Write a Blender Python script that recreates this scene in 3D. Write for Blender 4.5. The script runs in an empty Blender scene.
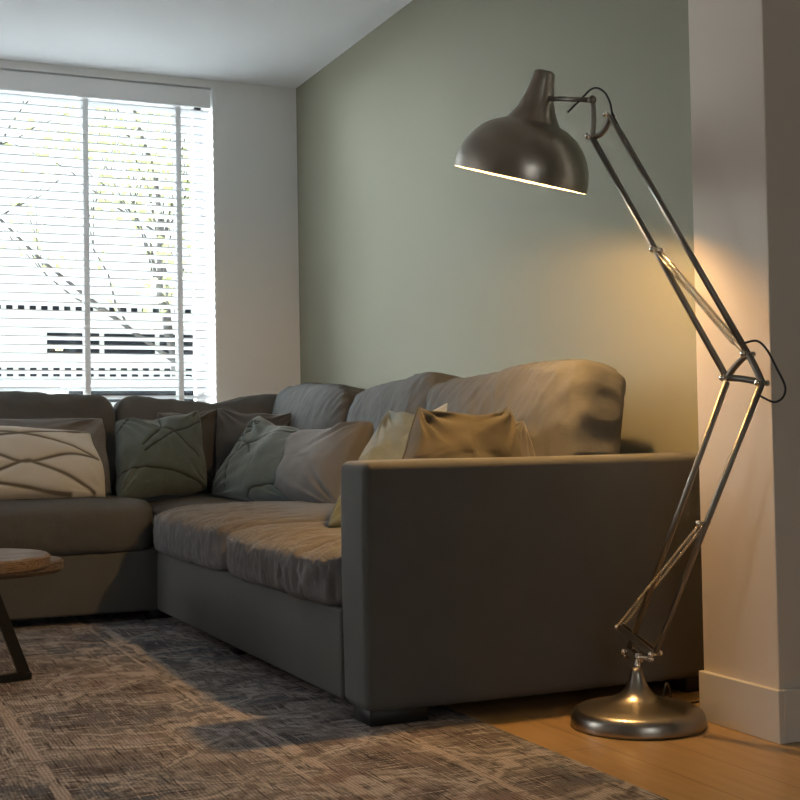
import bpy, bmesh, math, random
import numpy as np
from mathutils import Vector, Matrix, noise
random.seed(7)
sc = bpy.context.scene
COL = sc.collection

# ------------------------------------------------------------------ camera
cam_d = bpy.data.cameras.new('camera'); cam = bpy.data.objects.new('camera', cam_d); COL.objects.link(cam)
YAW, PITCH, ROLL, H = .4195, .0285, .0174, .6754
fw = Vector((math.sin(YAW)*math.cos(PITCH), math.cos(YAW)*math.cos(PITCH), math.sin(PITCH)))
r0 = Vector((math.cos(YAW), -math.sin(YAW), 0)); u0 = r0.cross(fw)
rt = math.cos(ROLL)*r0 - math.sin(ROLL)*u0; up = math.cos(ROLL)*u0 + math.sin(ROLL)*r0
cam.matrix_world = Matrix(((rt.x, up.x, -fw.x, 0), (rt.y, up.y, -fw.y, 0), (rt.z, up.z, -fw.z, H), (0, 0, 0, 1)))
cam_d.sensor_width = 36; cam_d.lens = 1295.8/800*36; cam_d.clip_start = .05; cam_d.clip_end = 200
sc.camera = cam

# ------------------------------------------------------------------ world, daylight, exposure
W = bpy.data.worlds.new('overcast_sky'); sc.world = W; W.use_nodes = True
nt = W.node_tree; nt.nodes.clear()
wo = nt.nodes.new('ShaderNodeOutputWorld'); bg = nt.nodes.new('ShaderNodeBackground')
bg.inputs['Color'].default_value = (.93, .97, 1.0, 1); bg.inputs['Strength'].default_value = 1.9
nt.links.new(bg.outputs[0], wo.inputs[0])

def area(name, loc, rot, sx, sy, energy, color, portal=False):
    l = bpy.data.lights.new(name, 'AREA'); l.shape = 'RECTANGLE'; l.size = sx; l.size_y = sy
    l.energy = energy; l.color = color
    o = bpy.data.objects.new(name, l); o.location = loc; o.rotation_euler = rot; COL.objects.link(o)
    if portal: l.cycles.is_portal = True
    return o
def aim(o, d): o.rotation_euler = Vector(d).to_track_quat('-Z', 'Y').to_euler()
sun_d = bpy.data.lights.new('hazy_sun', 'SUN'); sun_d.energy = 96; sun_d.angle = math.radians(75); sun_d.color = (.88, .945, 1)
sun = bpy.data.objects.new('hazy_sun', sun_d); COL.objects.link(sun); aim(sun, (.60, -.74, -.27))
o_ = area('side_fill_light', (-2.68, 4.9, 1.45), (0, 0, 0), 1.2, 1.5, 34, (.96, .98, 1)); aim(o_, (1, 0, 0))  # added fill, brightens the faces turned left; source is made up
o_ = area('front_fill_light', (.55, -2.28, 1.5), (0, 0, 0), 1.3, 1.0, 8, (1, .97, .93)); aim(o_, (0, 1, 0))  # added fill from behind the camera for faces turned this way
area('window_portal', (.88, 6.45, 1.6), (-math.pi/2, 0, 0), 1.75, 1.6, 1, (1, 1, 1), True)

sc.view_settings.view_transform = 'Standard'; sc.view_settings.look = 'None'
sc.view_settings.gamma = 1; sc.view_settings.use_curve_mapping = False
sc.view_settings.exposure = 0.0
sc.cycles.use_denoising = True
sc.cycles.max_bounces = 10; sc.cycles.diffuse_bounces = 6; sc.cycles.transparent_max_bounces = 12
sc.cycles.sample_clamp_indirect = 8

# ------------------------------------------------------------------ materials
def mat(name, color, rough=.6, metal=0, sheen=0, emit=None, estr=0, spec=.5):
    m = bpy.data.materials.new(name); m.use_nodes = True
    b = m.node_tree.nodes['Principled BSDF']
    b.inputs['Base Color'].default_value = (*color, 1); b.inputs['Roughness'].default_value = rough
    b.inputs['Metallic'].default_value = metal; b.inputs['Sheen Weight'].default_value = sheen
    b.inputs['Specular IOR Level'].default_value = spec
    if emit: b.inputs['Emission Color'].default_value = (*emit, 1); b.inputs['Emission Strength'].default_value = estr
    return m
def N(m, t, **kw):
    n = m.node_tree.nodes.new(t)
    for k, v in kw.items():
        if k in n.inputs: n.inputs[k].default_value = v
        else: setattr(n, k, v)
    return n
def L(m, a, b): m.node_tree.links.new(a, b)
def coords(m, scale=(1, 1, 1), kind='Object', rot=(0, 0, 0)):
    tc = N(m, 'ShaderNodeTexCoord'); mp = N(m, 'ShaderNodeMapping')
    mp.inputs['Scale'].default_value = scale; mp.inputs['Rotation'].default_value = rot
    L(m, tc.outputs[kind], mp.inputs['Vector']); return mp.outputs[0]
def bump(m, h, strength=.3, dist=.002, prev=None):
    b = N(m, 'ShaderNodeBump', Strength=strength, Distance=dist); L(m, h, b.inputs['Height'])
    if prev: L(m, prev, b.inputs['Normal'])
    L(m, b.outputs[0], m.node_tree.nodes['Principled BSDF'].inputs['Normal']); return b.outputs[0]
def ramp(m, src, stops):
    r = N(m, 'ShaderNodeValToRGB'); e = r.color_ramp.elements
    while len(e) < len(stops): e.new(.5)
    for i, (p, c) in enumerate(stops): e[i].position = p; e[i].color = (*c, 1)
    L(m, src, r.inputs[0]); return r.outputs[0]
def mix(m, fac, a, b, mode='MIX'):
    n = N(m, 'ShaderNodeMix', data_type='RGBA', blend_type=mode)
    if isinstance(fac, (int, float)): n.inputs[0].default_value = fac
    else: L(m, fac, n.inputs[0])
    for v, i in ((a, 6), (b, 7)):
        if isinstance(v, tuple): n.inputs[i].default_value = (*v, 1)
        else: L(m, v, n.inputs[i])
    return n.outputs[2]
def base_in(m): return m.node_tree.nodes['Principled BSDF'].inputs['Base Color']

def plaster(name, c, b=.15, sc_=60):
    m = mat(name, c, .85, spec=.25)
    n = N(m, 'ShaderNodeTexNoise', Scale=sc_, Detail=4.0); L(m, coords(m), n.inputs['Vector'])
    n2 = N(m, 'ShaderNodeTexNoise', Scale=1.3, Detail=3.0); L(m, coords(m), n2.inputs['Vector'])
    L(m, mix(m, n2.outputs[0], tuple(x*.96 for x in c), tuple(min(1, x*1.04) for x in c)), base_in(m))
    bump(m, n.outputs[0], b, .0015); return m
def fabric(name, c, sheen=.25, weave=420, var=.14, stitch=None, wrinkle=0):
    m = mat(name, c, .92, sheen=sheen, spec=.15)
    m.node_tree.nodes['Principled BSDF'].inputs['Sheen Roughness'].default_value = .5
    v = coords(m)
    n = N(m, 'ShaderNodeTexNoise', Scale=9.0, Detail=5.0); L(m, v, n.inputs['Vector'])
    f = N(m, 'ShaderNodeTexNoise', Scale=float(weave), Detail=2.0); L(m, v, f.inputs['Vector'])
    col = mix(m, n.outputs[0], tuple(x*(1-var) for x in c), tuple(x*(1+var) for x in c))
    col = mix(m, f.outputs[0], mix(m, .5, col, tuple(x*.75 for x in c)), col)
    if stitch:
        a = N(m, 'ShaderNodeAttribute', attribute_name='stitch'); col = mix(m, a.outputs['Fac'], col, stitch)
    L(m, col, base_in(m))
    nb = bump(m, f.outputs[0], .6, .002)
    if wrinkle:
        w = N(m, 'ShaderNodeTexNoise', Scale=14.0, Detail=4.0, Distortion=.6); L(m, v, w.inputs['Vector'])
        bump(m, w.outputs[0], wrinkle, .02, nb)
    return m
def brushed(name, c, rough=.3, axis=(3, 3, 3)):
    m = mat(name, c, rough, 1.0)
    n = N(m, 'ShaderNodeTexNoise', Scale=6.0, Detail=4.0); L(m, coords(m, axis), n.inputs['Vector'])
    L(m, ramp(m, n.outputs[0], [(.3, (rough*.97,)*3), (.7, (rough*1.05,)*3)]), m.node_tree.nodes['Principled BSDF'].inputs['Roughness'])
    return m

M = {}
M['green'] = plaster('sage_green_wall_paint', (.222, .215, .16))
M['greige'] = plaster('light_greige_wall_paint', (.78, .78, .77))
M['white_wall'] = plaster('warm_white_plaster', (.64, .57, .49))
M['ceiling'] = plaster('white_ceiling_paint', (.84, .845, .855), .08)
M['trim'] = mat('white_gloss_trim', (.66, .62, .56), .35)
M['frame'] = mat('white_window_frame', (.8, .8, .8), .35)
M['blind'] = mat('white_blind_slats', (.72, .735, .75), .35)
M['tape'] = fabric('grey_ladder_tape_fabric', (.6, .6, .6), 0, 900)
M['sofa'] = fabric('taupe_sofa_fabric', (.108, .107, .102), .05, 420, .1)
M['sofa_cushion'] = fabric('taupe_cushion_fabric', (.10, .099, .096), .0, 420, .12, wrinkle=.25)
M['seat'] = fabric('taupe_cushion_fabric_lit', (.15, .144, .142), .1, 420, .12, wrinkle=.25)  # lighter copy of the cushion taupe, brightness of lit seats put into the colour
M['foot'] = mat('black_sofa_foot', (.01, .01, .01), .5)
M['cream'] = fabric('cream_quilted_fabric', (.58, .57, .53), .2, 500, .07, stitch=(.13, .115, .09))
M['green_p'] = fabric('dusty_green_pillow_fabric', (.085, .108, .1), .2, 500, .12, stitch=(.012, .016, .014), wrinkle=.2)
M['charcoal'] = fabric('charcoal_pillow_fabric', (.065, .062, .058), .25, 500, .12, wrinkle=.2)
M['taupe_p'] = fabric('light_taupe_pillow_fabric', (.15, .146, .142), .1, 500, .1, wrinkle=.2)
M['pale_green'] = fabric('pale_grey_green_pillow_fabric', (.115, .135, .125), .1, 500, .1, wrinkle=.2)
M['cream_plain'] = fabric('pale_cream_pillow_fabric', (.30, .285, .215), .2, 500, .05)
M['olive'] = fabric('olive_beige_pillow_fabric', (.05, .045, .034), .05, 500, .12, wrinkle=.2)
M['piping'] = fabric('dark_piping_cord', (.04, .038, .032), .1)
M['steel'] = brushed('brushed_nickel', (.33, .3, .26), .3)
M['steel_rod'] = brushed('nickel_rod', (.24, .22, .19), .4, (30, 30, 3))
M['chrome'] = mat('polished_chrome', (.75, .72, .68), .12, 1)
M['enamel'] = mat('white_enamel_shade_lining', (.85, .82, .75), .4)
M['cable'] = mat('black_rubber_cable', (.008, .008, .008), .45)
M['spring'] = mat('polished_spring_wire', (.7, .62, .48), .25, 1)
M['bulb'] = mat('warm_glowing_bulb', (1, .8, .5), .4, emit=(1, .58, .2), estr=40)
M['black_metal'] = mat('black_powder_coated_steel', (.006, .006, .006), .6, spec=.2)

# oak floor
m = M['floor'] = mat('oak_floor_boards', (.4, .26, .12), .3)
v = coords(m, rot=(0, 0, math.pi/2))
bk = N(m, 'ShaderNodeTexBrick', Scale=1.0); bk.inputs['Brick Width'].default_value = 1.6; bk.inputs['Row Height'].default_value = .14
bk.inputs['Mortar Size'].default_value = .0015; bk.inputs['Color1'].default_value = (.44, .29, .135, 1)
bk.inputs['Color2'].default_value = (.38, .245, .11, 1); bk.inputs['Mortar'].default_value = (.2, .12, .05, 1); L(m, v, bk.inputs['Vector'])
g = N(m, 'ShaderNodeTexNoise', Scale=5.0, Detail=8.0, Distortion=.4); L(m, coords(m, (9, .9, 9)), g.inputs['Vector'])
L(m, mix(m, .55, bk.outputs[0], ramp(m, g.outputs[0], [(.3, (.62, .55, .45)), (.7, (1, 1, 1))]), 'MULTIPLY'), base_in(m))
bump(m, g.outputs[0], .08, .001)

# mango wood table tops
m = M['wood'] = mat('rustic_mango_wood', (.3, .2, .12), .75, spec=.25)
g = N(m, 'ShaderNodeTexNoise', Scale=4.0, Detail=8.0, Distortion=1.2); L(m, coords(m, (2, 14, 60)), g.inputs['Vector'])
g2 = N(m, 'ShaderNodeTexNoise', Scale=5.0, Detail=3.0); L(m, coords(m), g2.inputs['Vector'])
c1 = ramp(m, g.outputs[0], [(.3, (.075, .055, .04)), (.5, (.16, .12, .09)), (.72, (.27, .215, .17))])
L(m, mix(m, .5, c1, ramp(m, g2.outputs[0], [(.35, (.5, .42, .36)), (.7, (1, 1, 1))]), 'MULTIPLY'), base_in(m)); bump(m, g.outputs[0], .2, .001)

# distressed woven rug: faded ornament, worn streaks along both weave directions
m = M['rug'] = mat('distressed_vintage_rug', (.1, .09, .08), .95, spec=.1)
vo = N(m, 'ShaderNodeTexVoronoi', Scale=3.4, feature='DISTANCE_TO_EDGE'); 
dn = N(m, 'ShaderNodeTexNoise', Scale=5.0, Detail=4.0); L(m, coords(m), dn.inputs['Vector'])
vm = N(m, 'ShaderNodeVectorMath', operation='MULTIPLY_ADD'); L(m, dn.outputs['Color'], vm.inputs[0]); vm.inputs[1].default_value = (.35, .35, 0)
L(m, coords(m), vm.inputs[2]); L(m, vm.outputs[0], vo.inputs['Vector'])
orn = ramp(m, vo.outputs[0], [(.02, (1, 1, 1)), (.06, (.1, .1, .1)), (.12, (.7, .7, .7)), (.2, (0, 0, 0))])
sx = N(m, 'ShaderNodeTexNoise', Scale=7.0, Detail=9.0, Roughness=.72); L(m, coords(m, (1.2, 14, 1)), sx.inputs['Vector'])
sy = N(m, 'ShaderNodeTexNoise', Scale=7.0, Detail=9.0, Roughness=.75); L(m, coords(m, (16, 1.0, 1)), sy.inputs['Vector'])
big = N(m, 'ShaderNodeTexNoise', Scale=1.5, Detail=3.0); L(m, coords(m), big.inputs['Vector'])
mid = N(m, 'ShaderNodeTexNoise', Scale=11.0, Detail=6.0, Roughness=.7); L(m, coords(m), mid.inputs['Vector'])
ground = ramp(m, big.outputs[0], [(.38, (.10, .115, .14)), (.5, (.18, .155, .145)), (.62, (.21, .16, .145))])
ground = mix(m, ramp(m, mid.outputs[0], [(.42, (0, 0, 0)), (.58, (1, 1, 1))]), ground, (.085, .07, .068))
wx = ramp(m, sx.outputs[0], [(.52, (0, 0, 0)), (.62, (1, 1, 1))])
wy = ramp(m, sy.outputs[0], [(.54, (0, 0, 0)), (.62, (1, 1, 1))])
patch = ramp(m, mid.outputs[0], [(.40, (0, 0, 0)), (.5, (1, 1, 1))])
# frame stripes of the woven border run parallel to the rug's long edge
sp_ = N(m, 'ShaderNodeSeparateXYZ'); tcx = N(m, 'ShaderNodeVectorMath', operation='MULTIPLY_ADD'); L(m, dn.outputs['Color'], tcx.inputs[0]); tcx.inputs[1].default_value = (.02, .02, 0); L(m, coords(m), tcx.inputs[2]); L(m, tcx.outputs[0], sp_.inputs[0])
stripe = None
for xc, wd_ in ((1.20, .012), (.93, .016), (.88, .006), (.42, .014), (.20, .008)):
    a_ = N(m, 'ShaderNodeMath', operation='SUBTRACT'); L(m, sp_.outputs[0], a_.inputs[0]); a_.inputs[1].default_value = xc
    b_ = N(m, 'ShaderNodeMath', operation='ABSOLUTE'); L(m, a_.outputs[0], b_.inputs[0])
    c_ = N(m, 'ShaderNodeMath', operation='LESS_THAN'); L(m, b_.outputs[0], c_.inputs[0]); c_.inputs[1].default_value = wd_
    if stripe is None: stripe = c_.outputs[0]
    else:
        d_ = N(m, 'ShaderNodeMath', operation='MAXIMUM'); L(m, stripe, d_.inputs[0]); L(m, c_.outputs[0], d_.inputs[1]); stripe = d_.outputs[0]
c = mix(m, mix(m, 1.0, orn, patch, 'MULTIPLY'), ground, (.40, .36, .33))
c = mix(m, mix(m, 1.0, stripe, patch, 'MULTIPLY'), c, (.40, .34, .30))
c = mix(m, mix(m, 1.0, wx, patch, 'MULTIPLY'), c, (.45, .42, .40)); c = mix(m, mix(m, .75, wy, patch, 'MULTIPLY'), c, (.41, .37, .345))
dk = ramp(m, sy.outputs[0], [(.38, (.9, .9, .9)), (.45, (0, 0, 0))])
c = mix(m, dk, c, (.03, .026, .024))
th = N(m, 'ShaderNodeTexWave', Scale=38.0, Distortion=3.0, Detail=3.0); th.bands_direction = 'X'; L(m, coords(m), th.inputs['Vector'])
c = mix(m, .45, c, ramp(m, th.outputs['Fac'], [(.1, (.35, .33, .32)), (.5, (1, 1, 1))]), 'MULTIPLY')
fine = N(m, 'ShaderNodeTexNoise', Scale=260.0, Detail=2.0); L(m, coords(m), fine.inputs['Vector'])
L(m, mix(m, .5, c, ramp(m, fine.outputs[0], [(.3, (.55, .55, .55)), (.65, (1, 1, 1))]), 'MULTIPLY'), base_in(m))
nb = bump(m, fine.outputs[0], .5, .002); bump(m, sy.outputs[0], .5, .004, nb)

# window glass: clear, with a faint surface reflection
m = bpy.data.materials.new('window_glass'); m.use_nodes = True; m.node_tree.nodes.clear()
o_ = N(m, 'ShaderNodeOutputMaterial'); ms = N(m, 'ShaderNodeMixShader'); tr = N(m, 'ShaderNodeBsdfTransparent'); gl = N(m, 'ShaderNodeBsdfGlossy', Roughness=.0)
fr = N(m, 'ShaderNodeFresnel', IOR=1.3); tr.inputs[0].default_value = (.95, .97, .96, 1)
L(m, fr.outputs[0], ms.inputs[0]); L(m, tr.outputs[0], ms.inputs[1]); L(m, gl.outputs[0], ms.inputs[2]); L(m, ms.outputs[0], o_.inputs[0]); M['glass'] = m
# slats let some daylight through
m = M['blind']; b = m.node_tree.nodes['Principled BSDF']; out = m.node_tree.nodes['Material Output']
tl = N(m, 'ShaderNodeBsdfTranslucent'); tl.inputs[0].default_value = (.9, .92, .94, 1); ms = N(m, 'ShaderNodeMixShader'); ms.inputs[0].default_value = .06
L(m, b.outputs[0], ms.inputs[1]); L(m, tl.outputs[0], ms.inputs[2]); L(m, ms.outputs[0], out.inputs[0])

m = M['tape']; b = m.node_tree.nodes['Principled BSDF']; out = m.node_tree.nodes['Material Output']
tl = N(m, 'ShaderNodeBsdfTranslucent'); tl.inputs[0].default_value = (.2, .2, .2, 1); ms = N(m, 'ShaderNodeAddShader')
L(m, b.outputs[0], ms.inputs[0]); L(m, tl.outputs[0], ms.inputs[1]); L(m, ms.outputs[0], out.inputs[0])

# ------------------------------------------------------------------ helpers
def obj(name, bm, m, parent=None, smooth=False, loc=None):
    me = bpy.data.meshes.new(name); bm.to_mesh(me); bm.free()
    for mm in (m if isinstance(m, (list, tuple)) else [m]): me.materials.append(mm)
    if smooth:
        for p in me.polygons: p.use_smooth = True
    o = bpy.data.objects.new(name, me); COL.objects.link(o)
    if parent: o.parent = parent
    if loc: o.location = loc
    return o
def tag(o, label, cat, group=None):
    o['label'] = label; o['category'] = cat
    if group: o['group'] = group
    return o
def thing(name, label, cat, loc=(0, 0, 0), rz=0, group=None):
    o = bpy.data.objects.new(name, None); COL.objects.link(o); o.location = loc; o.rotation_euler = (0, 0, rz)
    o.empty_display_size = .1
    return tag(o, label, cat, group)
def struct(name, bm, m, parent=None):
    o = obj(name, bm, m, parent)
    if not parent: o['kind'] = 'structure'
    return o
def add_box(bm, a, b, bev=0, seg=2):
    r = bmesh.ops.create_cube(bm, size=1)
    vs = r['verts']
    for v in vs: v.co = Vector(((a[0]+b[0])/2 + v.co.x*(b[0]-a[0]), (a[1]+b[1])/2 + v.co.y*(b[1]-a[1]), (a[2]+b[2])/2 + v.co.z*(b[2]-a[2])))
    if bev:
        es = list({e for v in vs for e in v.link_edges})
        bmesh.ops.bevel(bm, geom=es, offset=bev, segments=seg, profile=.5, affect='EDGES')
def boxm(a, b, bev=0, seg=2):
    bm = bmesh.new(); add_box(bm, a, b, bev, seg); return bm
def smooth_path(pts, n=8):
    pts = [Vector(p) for p in pts]; out = []
    P = [pts[0]*2-pts[1]] + pts + [pts[-1]*2-pts[-2]]
    for i in range(1, len(P)-2):
        for k in range(n):
            t = k/n; a, b, c, d = P[i-1:i+3]
            out.append(.5*((2*b)+(c-a)*t+(2*a-5*b+4*c-d)*t*t+(3*b-a-3*c+d)*t**3))
    out.append(pts[-1]); return out
def add_tube(bm, pts, r, seg=10, closed=False, caps=True):
    pts = [Vector(p) for p in pts]; rings = []; prev = None; n = len(pts)
    for i, p in enumerate(pts):
        if closed: d = pts[(i+1) % n]-pts[i-1]
        else: d = pts[min(i+1, n-1)]-pts[max(i-1, 0)]
        d.normalize()
        if prev is None: x = d.orthogonal().normalized()
        else: x = (prev-d*prev.dot(d)).normalized()
        prev = x; y = d.cross(x); rr = r[i] if isinstance(r, (list, tuple)) else r
        rings.append([bm.verts.new(p+(x*math.cos(2*math.pi*k/seg)+y*math.sin(2*math.pi*k/seg))*rr) for k in range(seg)])
    m_ = n if closed else n-1
    for i in range(m_):
        a, b = rings[i], rings[(i+1) % n]
        for k in range(seg): bm.faces.new((a[k], a[(k+1) % seg], b[(k+1) % seg], b[k]))
    if caps and not closed: bm.faces.new(rings[0][::-1]); bm.faces.new(rings[-1])
def add_lathe(bm, prof, org, ax, seg=64, mats=None, close=False):
    ax = Vector(ax).normalized(); x = ax.orthogonal().normalized(); y = ax.cross(x); org = Vector(org); rings = []
    for r, h in prof:
        if r < 1e-6: rings.append([bm.verts.new(org+ax*h)])
        else: rings.append([bm.verts.new(org+ax*h+(x*math.cos(2*math.pi*k/seg)+y*math.sin(2*math.pi*k/seg))*r) for k in range(seg)])
    nr = len(rings)
    for i in range(nr if close else nr-1):
        a, b = rings[i], rings[(i+1) % nr]
        for k in range(seg):
            k2 = (k+1) % seg
            if len(a) == 1 and len(b) == 1: continue
            if len(a) == 1: f = bm.faces.new((a[0], b[k2], b[k]))
            elif len(b) == 1: f = bm.faces.new((a[k], a[k2], b[0]))
            else: f = bm.faces.new((a[k], a[k2], b[k2], b[k]))
            if mats: f.material_index = mats[i]
def add_bar(bm, a, b, w, t, side):
    """flat bar a->b, width w along side, thickness t across"""
    a = Vector(a); b = Vector(b); d = (b-a).normalized(); s = Vector(side); s = (s-d*s.dot(d)).normalized(); q = d.cross(s)
    v = [bm.verts.new(p+s*i*w/2+q*j*t/2) for p in (a, b) for i, j in ((-1, -1), (1, -1), (1, 1), (-1, 1))]
    for f in ((0, 3, 2, 1), (4, 5, 6, 7), (0, 1, 5, 4), (1, 2, 6, 5), (2, 3, 7, 6), (3, 0, 4, 7)): bm.faces.new([v[i] for i in f])

# ------------------------------------------------------------------ room shell
XW, YW, ZC = 2.2, 6.16, 2.45
XL, YF = -2.6, -2.2
struct('floor', boxm((XL-.2, YF-.2, -.1), (XW+.2, YW+.4, 0)), M['floor'])
struct('ceiling', boxm((XL-.2, YF-.2, ZC), (XW+.2, YW+.4, ZC+.12)), M['ceiling'])
struct('wall_right', boxm((XW, YF-.2, 0), (XW+.15, YW, ZC)), M['green'])
WX0, WX1, WZ0, WZ1 = .0, 1.775, .80, 2.412
bm = bmesh.new()
add_box(bm, (XL, YW, 0), (XW+.15, YW+.34, WZ0)); add_box(bm, (XL, YW, WZ1), (XW+.15, YW+.34, ZC))
add_box(bm, (XL, YW, WZ0), (WX0, YW+.34, WZ1)); add_box(bm, (WX1, YW, WZ0), (XW+.15, YW+.34, WZ1))
struct('wall_back', bm, M['greige'])
bm = bmesh.new()
LY0, LY1, LZ0, LZ1 = 4.1, 5.7, .8, 2.1
add_box(bm, (XL-.15, YF-.15, 0), (XL, LY0, ZC)); add_box(bm, (XL-.15, LY1, 0), (XL, YW+.34, ZC))
add_box(bm, (XL-.15, LY0, 0), (XL, LY1, LZ0)); add_box(bm, (XL-.15, LY0, LZ1), (XL, LY1, ZC))
struct('wall_left', bm, M['greige'])
w3 = bpy.data.objects.new('added_side_window', None); COL.objects.link(w3); w3['kind'] = 'structure'  # made-up window, out of view, opened for the side fill light
bm = bmesh.new()
for a, b in (((LY0, LZ0), (LY1, LZ0+.06)), ((LY0, LZ1-.06), (LY1, LZ1)), ((LY0, LZ0), (LY0+.06, LZ1)), ((LY1-.06, LZ0), (LY1, LZ1))):
    add_box(bm, (XL-.12, a[0], a[1]), (XL-.06, b[0], b[1]), .004)
obj('window_frame', bm, M['frame'], w3)
obj('pane', boxm((XL-.095, LY0+.05, LZ0+.05), (XL-.085, LY1-.05, LZ1-.05)), M['glass'], w3)
bm = bmesh.new()
GX0, GX1, GZ0, GZ1 = -.2, 1.3, .9, 2.1
add_box(bm, (XL-.15, YF-.15, 0), (GX0, YF, ZC)); add_box(bm, (GX1, YF-.15, 0), (XW+.15, YF, ZC))
add_box(bm, (GX0, YF-.15, 0), (GX1, YF, GZ0)); add_box(bm, (GX0, YF-.15, GZ1), (GX1, YF, ZC))
struct('wall_front', bm, M['greige'])
w2 = bpy.data.objects.new('added_front_window', None); COL.objects.link(w2); w2['kind'] = 'structure'  # invented window behind the camera, holds the front fill light
bm = bmesh.new()
for a, b in (((GX0, GZ0), (GX1, GZ0+.06)), ((GX0, GZ1-.06), (GX1, GZ1)), ((GX0, GZ0), (GX0+.06, GZ1)), ((GX1-.06, GZ0), (GX1, GZ1))):
    add_box(bm, (a[0], YF-.12, a[1]), (b[0], YF-.06, b[1]), .004)
obj('window_frame', bm, M['frame'], w2)
obj('pane', boxm((GX0+.05, YF-.095, GZ0+.05), (GX1-.05, YF-.085, GZ1-.05)), M['glass'], w2)
# pillar standing out from the green wall, with its skirting
PX, PY0, PY1 = 1.892, 2.25, 2.515
struct('wall_pillar', boxm((PX, PY0, 0), (XW+.01, PY1, ZC), .003, 2), M['white_wall'])
bm = bmesh.new()
for a, b in (((PX-.015, PY0-.015, 0), (PX, PY1+.0, .1145)), ((PX, PY0-.015, 0), (XW, PY0, .1145))): add_box(bm, a, b, .002, 2)
struct('baseboard_pillar', bm, M['trim'])
struct('baseboard_right', boxm((XW-.014, YF, 0), (XW, PY0-.015, .1145), .002), M['trim'])
struct('baseboard_back', boxm((XL, YW-.014, 0), (XW, YW, .1145), .002), M['trim'])
struct('trim_1', boxm((WX0-.04, YW-.05, WZ0-.03), (WX1+.04, YW+.24, WZ0), .004), M['trim'])

w1 = bpy.data.objects.new('window_1', None); COL.objects.link(w1); w1['kind'] = 'structure'
FY0, FY1 = YW+.22, YW+.28
bm = bmesh.new()
for a, b in (((WX0, WZ0), (WX1, WZ0+.07)), ((WX0, WZ1-.07), (WX1, WZ1)), ((WX0, WZ0), (WX0+.1, WZ1)), ((WX1-.05, WZ0), (WX1, WZ1)), ((.52, WZ0), (.58, WZ1))):
    add_box(bm, (a[0], FY0, a[1]), (b[0], FY1, b[1]), .004)
obj('window_frame', bm, M['frame'], w1)
for x0, x1 in ((WX0+.1, .52), (.58, WX1-.05)): obj('pane', boxm((x0, FY0+.025, WZ0+.07), (x1, FY0+.035, WZ1-.07)), M['glass'], w1)
obj('reveal', (lambda b: (add_box(b, (WX1-.012, YW+.001, WZ0), (WX1-.0005, FY0, WZ1)), b)[1])(bmesh.new()), M['frame'], w1)

# ------------------------------------------------------------------ outdoors beyond the window
M['asphalt'] = plaster('pale_street_paving', (.3, .3, .3)); M['render'] = plaster('pale_house_render', (.75, .75, .73))
M['dark_glass'] = mat('dark_house_window', (.012, .014, .018), .6, spec=.1); M['bark'] = plaster('dark_bark', (.07, .065, .06))
M['yellow_leaf'] = mat('yellow_green_leaves', (.5, .53, .27), .7); M['dull_leaf'] = mat('dull_green_leaves', (.16, .19, .12), .7)
M['car'] = mat('silver_car_paint', (.6, .62, .65), .3)
struct('wall_sun_blocker', boxm((-4.4, -4, -.1), (-4.2, 9, 3.6)), M['render'])  # unseen wall added to keep the sun out of the side opening
struct('ground', boxm((-30, YW+.4, -.16), (45, 60, -.1)), M['asphalt'])
hs = thing('terraced_house', 'pale house across the street with a dark window band, seen through the blind', 'building', (4.4, 20, -.1))
obj('wall', boxm((-9, 0, 0), (3.2, 4, 3.1)), M['render'], hs)
for i in range(5):
    x = -1.3+i*.86; obj('window', boxm((x, -.03, 2.12), (x+.78, .0, 2.44)), M['dark_glass'], hs)
for z in (1.78, 2.72):
    for i in range(26): obj('vent', boxm((-2.4+i*.17, -.03, z), (-2.4+i*.17+.09, 0, z+.13)), M['dark_glass'], hs)
obj('door', boxm((.7, -.04, 0), (1.6, 0, 1.28)), M['dark_glass'], hs)
cr = thing('parked_car', 'silver car parked on the street, seen low through the blind', 'car', (2.9, 12.6, -.1))
bm = bmesh.new(); prof = [(-1.9, .35), (-1.85, .75), (-1.2, .95), (-.6, 1.38), (.5, 1.42), (1.2, 1.0), (1.9, .85), (1.95, .35)]
f0 = [bm.verts.new((x, 0, z)) for x, z in prof]; f1 = [bm.verts.new((x, 1.6, z)) for x, z in prof]
bm.faces.new(f0); bm.faces.new(f1[::-1])
for i in range(8): bm.faces.new((f0[i], f1[i], f1[(i+1) % 8], f0[(i+1) % 8]))
bmesh.ops.recalc_face_normals(bm, faces=bm.faces); bmesh.ops.bevel(bm, geom=bm.edges[:], offset=.05, segments=2, affect='EDGES'); obj('body', bm, M['car'], cr, True)
obj('side_window', boxm((-.75, -.012, .98), (.75, .02, 1.28), .01), M['dark_glass'], cr)
for x in (-1.2, 1.2):
    bm = bmesh.new(); add_lathe(bm, [(0, 0), (.32, 0), (.32, .2), (0, .2)], (x, -.03, .32), (0, 1, 0), 24); obj('wheel', bm, M['dark_glass'], cr)
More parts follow.
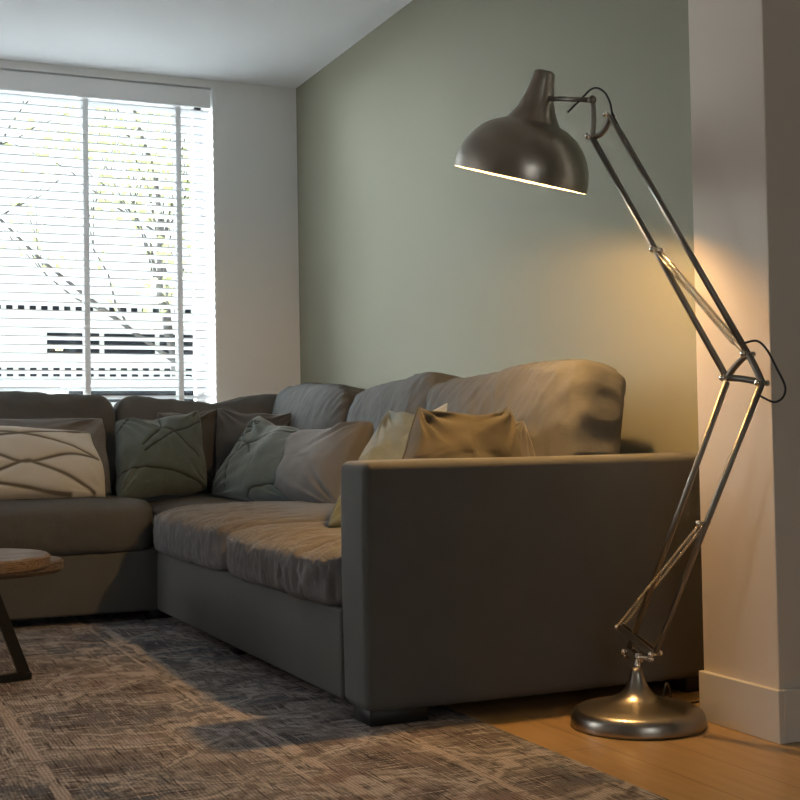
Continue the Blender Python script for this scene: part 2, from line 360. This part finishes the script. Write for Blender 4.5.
def tree(name, label, loc, h, leafm, nleaf, spread, seed, leafz=(.35, 1.0)):
    rnd = random.Random(seed); t = thing(name, label, 'tree', loc)
    bm = bmesh.new(); tips = []
    def grow(p, d, ln, r, lv):
        pts = [p]; q = p.copy(); dd = d.copy()
        for i in range(4):
            dd = (dd+Vector((rnd.uniform(-.25, .25), rnd.uniform(-.25, .25), rnd.uniform(-.1, .15)))).normalized(); q = q+dd*ln/4; pts.append(q.copy())
            if lv > 1: tips.append(q.copy())
        add_tube(bm, pts, [r*(1-.12*i) for i in range(5)], 5)
        if lv < 4:
            for i in range((3 if lv < 3 else 2) if lv else 5):
                k = rnd.randint(1 if lv else 2, 4); nd = (dd+Vector((rnd.uniform(-1, 1), rnd.uniform(-1, 1), rnd.uniform(-.3, .8)))*spread).normalized()
                grow(pts[k], nd, ln*rnd.uniform(.5, .75), r*.5, lv+1)
    grow(Vector((0, 0, 0)), Vector((0, 0, 1)), h*.45, h*.008, 0)
    obj('trunk', bm, M['bark'], t)
    if nleaf:
        bm = bmesh.new()
        for i in range(nleaf):
            c = rnd.choice(tips)+Vector([rnd.gauss(0, .14) for _ in range(3)]); s = rnd.uniform(.04, .09)
            a = Vector([rnd.gauss(0, 1) for _ in range(3)]).normalized(); b = a.orthogonal().normalized()*s*.6; a = a*s; n_ = a.cross(b).normalized()*s*.15
            vs = [bm.verts.new(c+x) for x in (a, b+n_, -a, -b+n_)]; bm.faces.new(vs)
        obj('foliage', bm, leafm, t)
    return t
tree('bare_tree', 'leafless tree with thin branches beyond the left half of the blind', (1.35, 10.6, -.1), 6.6, None, 0, 1.1, 3)
tree('leafy_tree', 'tree with yellow green leaves beyond the right half of the blind', (3.75, 14.6, -.1), 7.5, M['yellow_leaf'], 1300, 1.0, 11)

# ------------------------------------------------------------------ venetian blind
vb = thing('venetian_blind', 'white wide-slat venetian blind with grey ladder tapes in the window', 'blind', (0, YW, WZ0))
def loc_box(a, b, bev=0): return boxm(a, b, bev)
BX0, BX1 = WX0+.02, WX1-.02
obj('valance', boxm((BX0, .008, WZ1-.007-.092-WZ0), (BX1, .022, WZ1-.007-WZ0), .003), M['frame'], vb)
obj('headrail', boxm((BX0+.01, .03, WZ1-.012-.07-WZ0), (BX1-.01, .085, WZ1-.012-WZ0), .002), M['frame'], vb)
bm = bmesh.new(); z = 2.295; TH = math.radians(14); SY = .055; zs = []
while z > WZ0+.07:
    zs.append(z); prev = None
    for k in range(5):
        a = (k/4-.5)*.05; crown = .0022*(1-(k/2-1)**2)
        y = SY+a*math.cos(TH); zz = z-WZ0-a*math.sin(TH)+crown
        cur = [bm.verts.new((x, y, zz+dz)) for x in (BX0, BX1) for dz in (-.002, .002)]
        if prev:
            bm.faces.new((prev[0], prev[2], cur[2], cur[0])); bm.faces.new((prev[1], cur[1], cur[3], prev[3]))
            bm.faces.new((prev[0], cur[0], cur[1], prev[1])); bm.faces.new((prev[2], prev[3], cur[3], cur[2]))
        else: bm.faces.new((cur[0], cur[1], cur[3], cur[2]))
        if k == 4: bm.faces.new((cur[0], cur[2], cur[3], cur[1]))
        prev = cur
    z -= .0402
obj('slats', bm, M['blind'], vb)
obj('bottom_rail', boxm((BX0, .033, .012), (BX1, .08, .03), .003), M['frame'], vb)
for x in (.249, .698, 1.147, 1.596):
    bm = bmesh.new()
    for y in (.0255, .0835): add_box(bm, (x-.013, y-.0006, .02), (x+.013, y+.0006, WZ1-.08-WZ0))
    obj('ladder_tape', bm, M['tape'], vb)

# ------------------------------------------------------------------ rug
bm = bmesh.new(); add_box(bm, (-1.9, .2, .0005), (1.405, 5.1, .0085), .003); tag(obj('area_rug', bm, M['rug']), 'worn grey-brown vintage pattern rug under the corner sofa and coffee table', 'rug')

# ------------------------------------------------------------------ soft shapes
def box_cushion(name, size, m, parent, loc, rot=(0, 0, 0), puff=(.0, .0, .03), k=6, n=44, sculpt=None, wr=None, seed=0):
    """upholstered block: rounded box, crowned faces, fine pleats"""
    bm = bmesh.new(); bmesh.ops.create_cube(bm, size=2)
    bmesh.ops.subdivide_edges(bm, edges=bm.edges[:], cuts=n, use_grid_fill=True)
    hx, hy, hz = (s/2 for s in size)
    for v in bm.verts:
        p = v.co; a = [math.tan(c*math.pi/4*.92)/math.tan(math.pi/4*.92) for c in p]
        inf = max(abs(c) for c in a); kn = sum(abs(c)**k for c in a)**(1/k)
        q = [c*inf/kn for c in a]
        x, y, z = q[0]*hx, q[1]*hy, q[2]*hz
        fx, fy, fz = (max(0, 1-c*c) for c in q)
        x += puff[0]*q[0]*(fy*fz)**.6; y += puff[1]*q[1]*(fx*fz)**.6; z += puff[2]*q[2]*(fx*fy)**.5
        P = Vector((x, y, z))
        if sculpt: P = sculpt(P, q)
        v.co = P
    bm.normal_update()
    if wr:
        offs = [wr(v.co, v.normal, seed) for v in bm.verts]
        for v, o_ in zip(bm.verts, offs): v.co += v.normal*o_
    o = obj(name, bm, m, parent, True, loc); o.rotation_euler = rot; return o
def nz(x, y, z, s=0): return noise.noise(Vector((x+s*7.3, y-s*3.1, z+s*1.7)))
def seat_wr(P, nrm, s):        # pleats run front to back, strongest on the front face
    f = max(0, -nrm.x); t = max(0, nrm.z)
    edge = min(1, max(0, (.36-(P.x+.43))/.3)) if t > .3 else 1
    w = -abs(nz(P.x*5, P.y*58, P.z*8, s))*.024+nz(P.x*11, P.y*90, P.z*18, s)*.009
    return (w*(f+.9*t*edge) + nz(P.x*6, P.y*6, P.z*6, s)*.006)
def soft_wr(P, nrm, s):
    return nz(P.x*5, P.y*5, P.z*5, s)*.010+abs(nz(P.x*11, P.y*13, P.z*10, s))*-.009+nz(P.x*26, P.y*26, P.z*22, s)*.002
def back_wr(P, nrm, s):
    ed = min(1, max(0, (abs(P.y)-.2)/.25)); 
    return soft_wr(P, nrm, s)+nz(P.x*6+P.z*6, P.y*34+P.z*24, P.z*6, s)*.007*max(0, min(1, (P.z+.02)/.15))*(.5+.5*ed)

# ------------------------------------------------------------------ corner sofa
SX, SA, SC, SB = 1.14, 2.766, 4.825, 5.93          # front plane, arm plane, inner corner, rear
XE = 2.17; XO = -.95
sf = thing('corner_sofa', 'large taupe fabric corner sofa with loose back cushions on the rug', 'sofa', (1.6, 4.2, 0))
ox, oy = 1.6, 4.2
def sb(name, a, b, m, bev=.02, seg=4):
    return obj(name, boxm((a[0]-ox, a[1]-oy, a[2]), (b[0]-ox, b[1]-oy, b[2]), bev, seg), m, sf, True)
sb('base', (SX, SA+.165, .042), (XE, SC-.002, .262), M['sofa'], .012)
sb('base', (XO+.16, SC, .042), (XE, SB, .268), M['sofa'], .012)
def arm(a, b):
    bm = boxm((a[0]-ox, a[1]-oy, a[2]), (b[0]-ox, b[1]-oy, b[2]), .022, 5)
    bmesh.ops.subdivide_edges(bm, edges=[e for e in bm.edges if e.calc_length() > .1], cuts=10, use_grid_fill=True)
    bm.normal_update()
    for v in bm.verts: v.co += v.normal*(nz(v.co.x*3, v.co.y*3, v.co.z*3)*.005)
    o = obj('arm', bm, M['sofa'], sf, True); md = o.modifiers.new('w', 'WEIGHTED_NORMAL'); return o
arm((SX, SA, .040), (XE, SA+.165, .62)); arm((XO, SC-.01, .040), (XO+.165, SB, .62))
sb('backrest', (XE-.07, SA+.165, .262), (XE, SB, .585), M['sofa'], .03)
sb('backrest', (XO+.165, SB-.16, .268), (XE-.16, SB, .60), M['sofa'], .03)
for x, y in ((SX+.008, SA+.010), (XE-.13, SA+.02), (SX+.035, 3.9), (XE-.13, 3.9), (XE-.13, SB-.12), (SX-.02, SC+.03), (.1, SC+.03), (XO+.05, SC+.03), (XO+.05, SB-.12), (SX-.02, SB-.12)):
    z0 = .009 if (x < 1.405 and y < 5.1) else .0005
    sb('foot', (x, y, z0), (x+(.15 if y < 3 and x < 1.3 else .1), y+.1, .045), M['foot'], .002, 1)
def seat_round(P, q):     # front upper edge rolls off softly
    P.z -= .010*max(0, (-q[0]-.55)/.45)**2*(q[2] > 0)*q[2]
    return P
def seat(cx, cy, lx, ly, top, rz=0, seed=0, bulge=.02, droop=seat_round, wr=seat_wr, n=150):
    h = .165; zb = .262
    hh = top-zb
    return box_cushion('seat_cushion', (lx, ly, hh-.022), M['seat'] if n == 150 else M['sofa_cushion'], sf, (cx-ox, cy-oy, zb+(hh-.022)/2), (0, 0, rz), (bulge, .006, .026), 10, n, droop, wr, seed)  # the two near seats take the lit copy of the fabric
seat(1.565, 3.408, .90, .95, .425, seed=1)
seat(1.565, 4.365, .90, .95, .445, seed=2)
seat(1.60, 5.32, .88, .93, .445, seed=3, bulge=.01, n=60)
def left_wr(P, n_, s): return soft_wr(P, n_, s)*.6
seat(.585, 5.30, .98, 1.13, .475, -math.pi/2*-1, seed=4, bulge=.03, droop=seat_round, wr=left_wr, n=70)
seat(-.385, 5.30, .98, .78, .47, math.pi/2, seed=5, bulge=.03, droop=seat_round, wr=left_wr, n=70)

# back cushions along the green wall (local x = thickness, y = width, z = height)
def bc(loc, size, rot, seed, sculpt=None, puff=(.03, .008, .02)):
    return box_cushion('back_cushion', size, M['sofa_cushion'], sf, (loc[0]-ox, loc[1]-oy, loc[2]), rot, puff, 7, 110, sculpt, back_wr, seed)
def sc1(P, q): P.z += -.022*q[1]*max(0, q[2]) + .012*max(0, q[2])*(1-abs(q[1]))*-1; return P
bc((1.915, 3.475, .642), (.2, .97, .445), (0, math.radians(12), 0), 1, sc1)
bc((1.955, 4.385, .642), (.2, .85, .445), (0, math.radians(12), 0), 2, lambda P, q: Vector((P.x+.02*q[1], P.y, P.z-.028*max(0, q[2])*q[1])))
bc((1.955, 5.27, .655), (.2, .90, .46), (0, math.radians(12), 0), 3, lambda P, q: Vector((P.x, P.y, P.z+.03*max(0, q[2])*(.2+.8*q[1]))))
# along the window: turned a quarter
H90 = math.pi/2
def bcw(cx, cy, cz, wid, hgt, seed, sculpt=None, lean=9, rz=0):
    o = box_cushion('back_cushion', (wid, .2, hgt), M['sofa_cushion'], sf, (cx-ox, cy-oy, cz), (math.radians(-lean), 0, rz), (.01, .035, .02), 7, 70, sculpt,
                    lambda P, n_, s: soft_wr(P, n_, s), seed); return o
bcw(.60, 5.66, .66, 1.10, .44, 5, lambda P, q: Vector((P.x, P.y, P.z+.022*max(0, q[2])*(abs(q[0])**4-.5))))
bcw(1.45, 5.68, .65, .58, .43, 6, lambda P, q: Vector((P.x, P.y, P.z-.07*max(0, q[2])*max(0, (q[0]+1)/2)**1.5)))
bcw(-.36, 5.66, .66, .8, .44, 7)
bcw(1.80, 5.83, .67, .52, .42, 8, lambda P, q: Vector((P.x, P.y, P.z-.07*max(0, q[2])*(1-(q[0]+1)/2)**1.3)), 4)

# ------------------------------------------------------------------ throw pillows: two faces between four corners, with ears, seam and pattern lines
def pillow(name, corners, thick, m, label, group=None, pinch=.06, n=70, curves=None, groove=.004, lw=.014, seed=0, pw=.35, piping=None, wr=1.0, bend=0, sag=.035):
    TL, TR, BR, BL = [Vector(c) for c in corners]
    cen = (TL+TR+BR+BL)/4; nrm = ((TR+BR-TL-BL).cross(TL+TR-BL-BR)).normalized()
    if nrm.y > 0: nrm = -nrm        # front faces the room
    if abs(nrm.y) < .3 and nrm.x > 0: nrm = -nrm
    org = Vector((cen.x, cen.y, min(BL.z, BR.z)))
    wd = ((TR-TL).length+(BR-BL).length)/2; hg = ((TL-BL).length+(TR-BR).length)/2
    cpts = None
    if curves:
        cl = []
        for c in curves:
            sp = smooth_path([(a*wd/2, b*hg/2, 0) for a, b in c], 60); cl += [(p.x, p.y) for p in sp]
        cpts = np.array(cl)
    def P(s, t, side):
        ed = (1-s*s)*(1-t*t)
        s2 = s*(1-pinch*(1-t*t)); t2 = t*(1-pinch*1.2*(1-s*s))
        rc_ = 1-.03*(abs(s)*abs(t))**5; s2 *= rc_; t2 *= rc_
        a, b = (s2+1)/2, (t2+1)/2
        a += .018*nz(t*1.6, s*.7, 3, seed)*1.6; b += .03*nz(s*1.8, t*.7, 9, seed)*1.6
        b -= sag*(1-abs(s)**2.5)*max(0, b)**3
        base = BL*(1-a)*(1-b)+BR*a*(1-b)+TR*a*b+TL*(1-a)*b
        th = thick/2*max(ed, 0)**pw*(1+.12*math.sin(s*3+seed)*math.cos(t*2.4+seed*2))
        x, y = s2*wd/2, t2*hg/2; st = 0.
        w = 0
        if ed > 0:
            cr = (s*s*t*t)
            w = nz(x*7, y*7, side*3, seed)*.012 + nz(x*16, y*16, side*3, seed+2)*.005
            ang = math.atan2(t-math.copysign(1.05, t), s-math.copysign(1.05, s))
            w += nz(ang*5, side*2, seed*2.3, 1)*.032*min(1, cr*2.2+.12)
            w *= min(1, ed*6)*wr
        if cpts is not None and side > 0:
            d2 = ((cpts-np.array((x, y)))**2).sum(1).min(); st = math.exp(-d2/(lw*.5)**2); w -= groove*math.exp(-d2/(lw*1.1)**2)*min(1, ed*5)
            st = min(1., st*1.5)
        bd = nrm*(-bend*(s*s))
        return base+bd+nrm*side*(th+w)-org, st
    bm = bmesh.new(); ly = bm.verts.layers.float.new('stitch'); g = {}
    def u(i):
        z = i/n*2-1; return math.sin(z*math.pi/2)*.5+z*.5
    for side in (1, -1):
        for i in range(n+1):
            for j in range(n+1):
                edge = i in (0, n) or j in (0, n)
                if edge and side < 0: g[side, i, j] = g[1, i, j]; continue
                p, st = P(u(i), u(j), side); v = bm.verts.new(p); v[ly] = st; g[side, i, j] = v
        for i in range(n):
            for j in range(n):
                q = (g[side, i, j], g[side, i+1, j], g[side, i+1, j+1], g[side, i, j+1])
                bm.faces.new(q if side > 0 else q[::-1])
    bmesh.ops.recalc_face_normals(bm, faces=bm.faces)
    rim = [g[1, i, 0].co.copy() for i in range(n)]+[g[1, n, j].co.copy() for j in range(n)]+[g[1, n-i, n].co.copy() for i in range(n)]+[g[1, 0, n-j].co.copy() for j in range(n)]
    o = obj(name, bm, m, None, True, org)
    tag(o, label, 'pillow', group)
    if piping:
        b2 = bmesh.new(); add_tube(b2, rim[::2], .0032, 6, closed=True); obj('piping', b2, piping, o, True)
    return o
cream_c = [[(-1.0, 0.3), (-0.39, 0.49), (0.15, 0.65), (1.0, 0.94)], [(-1.0, 0.83), (-0.39, 0.67), (-0.05, 0.6), (0.41, 0.39), (0.9, -0.05)], [(-0.93, 0.22), (-0.4, -0.02), (-0.08, -0.21), (0.39, -0.04), (0.9, -0.05)], [(-1.0, -0.8), (-0.41, -0.43), (-0.07, -0.18), (0.06, -0.24), (0.38, -0.48), (0.69, -0.78), (0.81, -0.94)], [(-1.0, -0.51), (-0.41, -0.7), (0.1, -0.88), (0.49, -0.94)]]
g1_c = [[(-0.96, 0.67), (-0.74, 0.87), (-0.53, 0.94), (-0.07, 0.89)], [(-0.45, 0.88), (-0.3, 0.57), (0.14, 0.32), (0.45, -0.07), (0.68, -0.36)], [(-0.54, -0.15), (-0.24, 0.09), (0.14, 0.29), (0.9, 0.54)], [(-0.08, 0.82), (-0.14, 0.5), (-0.36, 0.25), (-0.57, -0.0)], [(-0.96, -0.44), (0.01, -0.63), (0.89, -0.96)]]
g2_c = [[(-0.89, -0.89), (-0.97, -0.15), (-0.91, 0.4), (-0.51, 0.82)], [(-0.51, -0.79), (-0.62, -0.17), (-0.67, 0.31), (-0.47, 0.76)], [(-0.87, -0.72), (-0.65, -0.18), (-0.21, 0.39), (1.04, 0.95)], [(-0.97, 0.33), (-0.43, 0.21), (-0.25, 0.02)], [(-0.05, -1.0), (0.17, -0.76), (0.57, -0.61)]]
G = 'throw pillows on the corner sofa'
pillow('throw_pillow', ((.38, 5.34, .78), (1.065, 5.34, .775), (1.05, 5.18, .46), (.38, 5.18, .46)), .17, M['taupe_p'], 'plain grey taupe pillow standing behind the cream quilted pillow', G, .03, seed=1, pw=.36)
pillow('throw_pillow', ((.40, 5.15, .745), (.975, 5.15, .715), (1.0, 4.98, .452), (.42, 4.98, .46)), .20, M['cream'], 'cream rectangular pillow quilted with curved crossing lines, left end of the sofa', G, .02, 120, cream_c, .008, .012, 2, pw=.36, wr=.4)
pillow('throw_pillow', ((1.10, 5.36, .755), (1.475, 5.45, .80), (1.46, 5.24, .47), (1.035, 5.02, .45)), .18, M['green_p'], 'dusty green pillow with dark crossing lines, standing next to the cream pillow', G, .05, 110, g1_c, .005, .008, 3)
pillow('throw_pillow', ((1.33, 5.57, .80), (1.60, 5.52, .815), (1.56, 5.44, .47), (1.25, 5.50, .47)), .12, M['charcoal'], 'dark charcoal pillow wedged between the upright green pillow and the sofa corner', G, .03, seed=4)
pillow('throw_pillow', ((1.57, 5.50, .81), (1.90, 5.36, .79), (1.83, 5.22, .46), (1.52, 5.36, .465)), .16, M['charcoal'], 'dark grey pillow in the sofa corner behind the leaning green pillow', G, .04, seed=5)
pillow('throw_pillow', ((1.635, 5.08, .775), (1.72, 4.65, .70), (1.60, 4.50, .435), (1.44, 5.16, .44)), .17, M['green_p'], 'dusty green pillow with dark crossing lines, leaning against the cushions by the window', G, .05, 110, g2_c, .005, .008, 6)
pillow('throw_pillow', ((1.72, 4.93, .685), (1.80, 4.28, .735), (1.64, 4.18, .425), (1.56, 4.86, .43)), .21, M['taupe_p'], 'light grey taupe pillow in front of the leaning green pillow', G, .05, seed=7)
pillow('throw_pillow', ((1.755, 4.02, .775), (1.80, 3.66, .74), (1.57, 3.30, .43), (1.29, 3.42, .42)), .13, M['pale_green'], 'pale grey green pillow half hidden behind the near sofa arm', G, .07, seed=8)
pillow('throw_pillow', ((1.76, 3.96, .72), (1.868, 3.665, .838), (1.82, 3.48, .45), (1.70, 3.75, .45)), .07, M['cream_plain'], 'plain pale cream pillow showing one pointed corner above the olive pillow', G, .05, seed=9, wr=.4)
pillow('throw_pillow', ((1.49, 3.21, .765), (1.745, 3.17, .755), (1.80, 3.07, .44), (1.24, 3.07, .44)), .22, M['olive'], 'olive beige pillow with dark piping leaning just behind the sofa arm', G, .13, seed=10, piping=M['piping'], wr=1.8, sag=.06)
pillow('throw_pillow', ((1.60, 3.30, .72), (1.79, 3.15, .712), (1.835, 3.06, .44), (1.62, 3.22, .44)), .11, M['charcoal'], 'dark pillow with gathered edge poking out right of the olive pillow', G, .05, seed=11, wr=1.6)

# ------------------------------------------------------------------ coffee table
tb = thing('coffee_table', 'round wooden coffee table with two stepped tops on black steel legs', 'table', (.35, 3.95, .0085))
def disc(cx, cy, r, z0, z1, seed):
    bm = bmesh.new(); n = 72; rings = []
    for r_, z in ((r-.012, z0), (r, z0+.012), (r, z1-.006), (r-.008, z1)):
        rings.append([bm.verts.new(((r_+.004*nz(math.cos(a)*2, math.sin(a)*2, 0, seed))*math.cos(a)+cx-.35, (r_)*math.sin(a)+cy-3.95, z-.0085)) for a in [2*math.pi*k/n for k in range(n)]])
    for a, b in zip(rings, rings[1:]):
        for k in range(n): bm.faces.new((a[k], a[(k+1) % n], b[(k+1) % n], b[k]))
    bm.faces.new(rings[0][::-1]); bm.faces.new(rings[-1]); return obj('table_top', bm, M['wood'], tb)
disc(.318, 3.921, .29, .312, .356, 1); disc(.491, 4.284, .215, .266, .306, 2)
def leg_frame(a, b, ta, tb_, z1):
    bm = bmesh.new(); s = Vector((b[0]-a[0], b[1]-a[1], 0)).normalized(); side = s
    o_ = Vector((.35, 3.95, .0085)); z0 = .0095
    A, B = Vector((*a, z0+.01))-o_, Vector((*b, z0+.01))-o_; TA, TB = Vector((*ta, z1))-o_, Vector((*tb_, z1))-o_
    perp = Vector((-s.y, s.x, 0))
    for p, q in ((A, TA), (B, TB)): add_bar(bm, p, q, .032, .012, s)
    add_bar(bm, A-s*.014, B+s*.014, .032, .018, perp)
    return obj('leg', bm, M['black_metal'], tb)
leg_frame((.52, 3.80), (.10, 3.72), (.415, 3.80), (.20, 3.74), .312)
leg_frame((.42, 4.16), (.02, 4.08), (.36, 4.14), (.14, 4.06), .312)
bm = bmesh.new(); o_ = Vector((.35, 3.95, .0085)); add_bar(bm, Vector((.33, 4.12, .285))-o_, Vector((.45, 4.30, .258))-o_, .03, .01, (1, 0, 0)); obj('bracket', bm, M['black_metal'], tb)

# ------------------------------------------------------------------ floor lamp
LB = Vector((1.718, 2.534, 0))
lp = thing('floor_lamp', 'giant brushed nickel balanced-arm floor lamp beside the sofa arm, lit warm', 'lamp', LB)
def q(p): return Vector(p)-LB
nv = Vector((.9498, .3129, 0))                       # across the arm plane
ho = Vector((.3129, -.9498, 0))
bm = bmesh.new()
add_lathe(bm, [(0, .0005), (.152, .0005), (.1545, .003), (.1545, .010), (.152, .026), (.147, .036), (.135, .042), (.10, .050), (.075, .056), (.058, .062), (.042, .070), (.028, .086), (.020, .104), (.015, .120), (.0125, .132), (0, .132)], (0, 0, 0), (0, 0, 1), 96)
obj('base', bm, M['steel'], lp, True)
piv = q((1.7332, 2.5506, .1533))
bm = bmesh.new(); add_tube(bm, [(0, 0, .13), (.006, .008, .142), piv], .008, 12)
add_tube(bm, [piv-ho*.034, piv+ho*.034], .0055, 10)
for s in (-1, 1): bmesh.ops.create_uvsphere(bm, u_segments=12, v_segments=8, radius=.008, matrix=Matrix.Translation(piv+ho*.036*s))
add_lathe(bm, [(0, 0), (.011, 0), (.011, .022), (0, .022)], piv+Vector((0, 0, -.012)), (0, 0, 1), 16)
obj('pivot', bm, M['chrome'], lp, True)
A, B, Cc = q((1.7018, 2.6459, 1.4811)), q((1.701, 2.6483, 1.3916)), q((1.7185, 2.595, 1.4341))
T, Lk, R_ = q((1.8315, 2.2522, .8418)), q((1.8145, 2.3039, .7923)), q((1.8417, 2.2212, .7776))
clipU, clip2, horn = q((1.7584, 2.474, 1.0957)), q((1.7921, 2.3718, .4719)), q((1.7173, 2.5987, .2204))
lb, rb = q((1.7241, 2.5781, .1647)), q((1.7484, 2.5043, .1664))
def rod(name, a, b, r=.006):
    bm = bmesh.new(); add_bar(bm, a, b, r*2, r*2, nv); bmesh.ops.bevel(bm, geom=bm.edges[:], offset=.0022, segments=2, affect='EDGES')
    return obj(name, bm, M['steel_rod'], lp, True)
rod('upper_rod', B, Lk); rod('upper_rod', Cc, T); rod('lower_rod', Lk+Vector((0, 0, -.008)), lb); rod('lower_rod', R_, rb)
def curved(bm, a, b, sag, r=.0075):
    mid_ = (a+b)/2+sag; pts = smooth_path([a, (a+mid_)/2+sag*.25, mid_, (b+mid_)/2+sag*.25, b], 5); add_tube(bm, pts, r, 8)
inn = (T+Lk+R_)/3
bm = bmesh.new()
for a, b, k in ((T, Lk, -.25), (T, R_, -.12), (Lk, R_, .25)):
    m_ = (a+b)/2; d = (m_-inn); curved(bm, a, b, d*k*(-1 if k > 0 else 1)*-1*(1 if k < 0 else -1)*.6)
kn = obj('knee_bracket', bm, M['steel_rod'], lp, True)
def bolts(pts, ln=.018, r=.0055):
    for p in pts:
        bm = bmesh.new(); add_tube(bm, [p-nv*ln, p+nv*ln], r, 10)
        for s in (-1, 1): bmesh.ops.create_uvsphere(bm, u_segments=10, v_segments=8, radius=r*1.35, matrix=Matrix.Translation(p+nv*ln*s))
        obj('bolt', bm, M['chrome'], lp, True)
bolts([T, Lk, R_, B, Cc, clipU, clip2, lb, rb])
# horn plates at the foot and head linkage
bm = bmesh.new()
for s in (-1, 1): add_bar(bm, horn+nv*.008*s, rb+nv*.008*s, .016, .003, (0, 0, 1)); add_bar(bm, lb+nv*.008*s, piv+nv*.008*s, .016, .003, ho)
obj('foot_bracket', bm, M['steel_rod'], lp)
bm = bmesh.new(); curved(bm, A, B, ho*.004, .007); curved(bm, B, Cc, Vector((.003, -.006, -.014)), .007); obj('head_bracket', bm, M['steel_rod'], lp, True)
# springs: coil bodies with straight wire ends
def spring(a, b, frac=(.0, 1.), r=.0042):
    a = Vector(a); b = Vector(b); d = b-a; ln = d.length; d.normalize(); x = nv; y = d.cross(x)
    bm = bmesh.new(); add_tube(bm, [a, b], .0013, 6)
    turns = int(ln*(frac[1]-frac[0])/.0055); pts = []
    for i in range(turns*8+1):
        t = frac[0]+(frac[1]-frac[0])*i/(turns*8); an = i/8*2*math.pi; pts.append(a+d*ln*t+(x*math.cos(an)+y*math.sin(an))*r)
    add_tube(bm, pts, .0013, 5); return obj('spring', bm, M['spring'], lp, True)
sT = T+Vector((0, 0, .006))-ho*.01
for s in (-1, 1):
    spring(clipU+nv*.012*s, sT+nv*.012*s, (.12, .93)); spring(horn+nv*.012*s, clip2+nv*.012*s, (.0, 1.0), .0026)
for p_ in (clip2, horn, clipU):
    sp = bmesh.new(); add_tube(sp, [p_-nv*.02, p_+nv*.02], .004, 8); obj('spring_pin', sp, M['chrome'], lp, True)
# shade
ax = (Vector((.1223046, -.2838886, .9495452))+.014*Vector((.484, .856, .193))).normalized(); rc = q((1.6269, 2.873, 1.3248)); sR = .1723
px = sR/67.5
prof_o = [(67.5, 0), (67.3, 10), (65.5, 20), (61.5, 30), (55.5, 40), (47, 49), (37, 55.5), (27.5, 59), (26.3, 60.5), (23, 66), (19, 73), (15.8, 82), (13.6, 92), (11.6, 101), (10.4, 109), (9.2, 110.5), (0, 110.5)]
prof_i = [(0, 60), (26, 57), (36, 53.5), (46, 47), (54.3, 38.5), (60.2, 29), (64, 19.5), (65.9, 10), (66.6, 0)]
pr = [(a*px, b*px*.972) for a, b in prof_o+prof_i]
mt = [0]*(len(prof_o)-1)+[1]*(len(prof_i)+1)
mt[len(prof_o)-1] = 1
sh = bmesh.new(); add_lathe(sh, pr[:len(prof_o)], rc, ax, 96); bmesh.ops.recalc_face_normals(sh, faces=sh.faces)
shade = obj('lamp_shade', sh, M['steel'], lp, True)
li = bmesh.new(); add_lathe(li, pr[len(prof_o):]+[pr[0]], rc, ax, 96); obj('shade_lining', li, M['enamel'], shade, True)
sk = bmesh.new(); add_tube(sk, [rc+ax*.125, rc+ax*.085], .02, 20); obj('bulb_socket', sk, M['enamel'], shade, True)
bb = bmesh.new(); bmesh.ops.create_uvsphere(bb, u_segments=24, v_segments=16, radius=.032, matrix=Matrix.Translation(rc+ax*.082)); obj('bulb', bb, M['bulb'], shade, True)
vt = bmesh.new()
top = rc+ax*107.4*px
add_tube(vt, [top-ax*.004, top+ax*.003], .019, 20); obj('shade_cap', vt, M['steel_rod'], shade, True)
neck = rc+ax*79*px
nk = bmesh.new(); add_tube(nk, [neck+ho*.03, A], .006, 10); bmesh.ops.create_uvsphere(nk, u_segments=12, v_segments=8, radius=.011, matrix=Matrix.Translation(A)); obj('neck_rod', nk, M['steel_rod'], lp, True)
ld = bpy.data.lights.new('bulb_light', 'POINT'); ld.energy = 57; ld.color = (1, .57, .2); ld.shadow_soft_size = .03
lo = bpy.data.objects.new('bulb_light', ld); COL.objects.link(lo); lo.location = LB+rc+ax*.045
def cable(pts, r=.0026):
    bm = bmesh.new(); add_tube(bm, smooth_path([q(p) for p in pts], 8), r, 8); return obj('cable', bm, M['cable'], lp, True)
cable([[1.678, 2.718, 1.467], [1.6921, 2.6752, 1.4924], [1.7, 2.6511, 1.5066], [1.7068, 2.6306, 1.5069], [1.7143, 2.6079, 1.4898], [1.7188, 2.5942, 1.4627], [1.7205, 2.5892, 1.4377], [1.7249, 2.5758, 1.4086]])
cable([[1.8286, 2.261, 0.8663], [1.8387, 2.2304, 0.8685], [1.8461, 2.2077, 0.8476], [1.8533, 2.186, 0.8058], [1.8589, 2.1689, 0.7689], [1.8572, 2.174, 0.7458], [1.8504, 2.1947, 0.7359], [1.8399, 2.2266, 0.7499]])
cable([(1.825, 2.585, .046), (1.838, 2.592, .072), (1.853, 2.602, .07), (1.866, 2.612, .04), (1.872, 2.63, .006), (1.90, 2.66, .0035), (2.1, 2.68, .0035)])
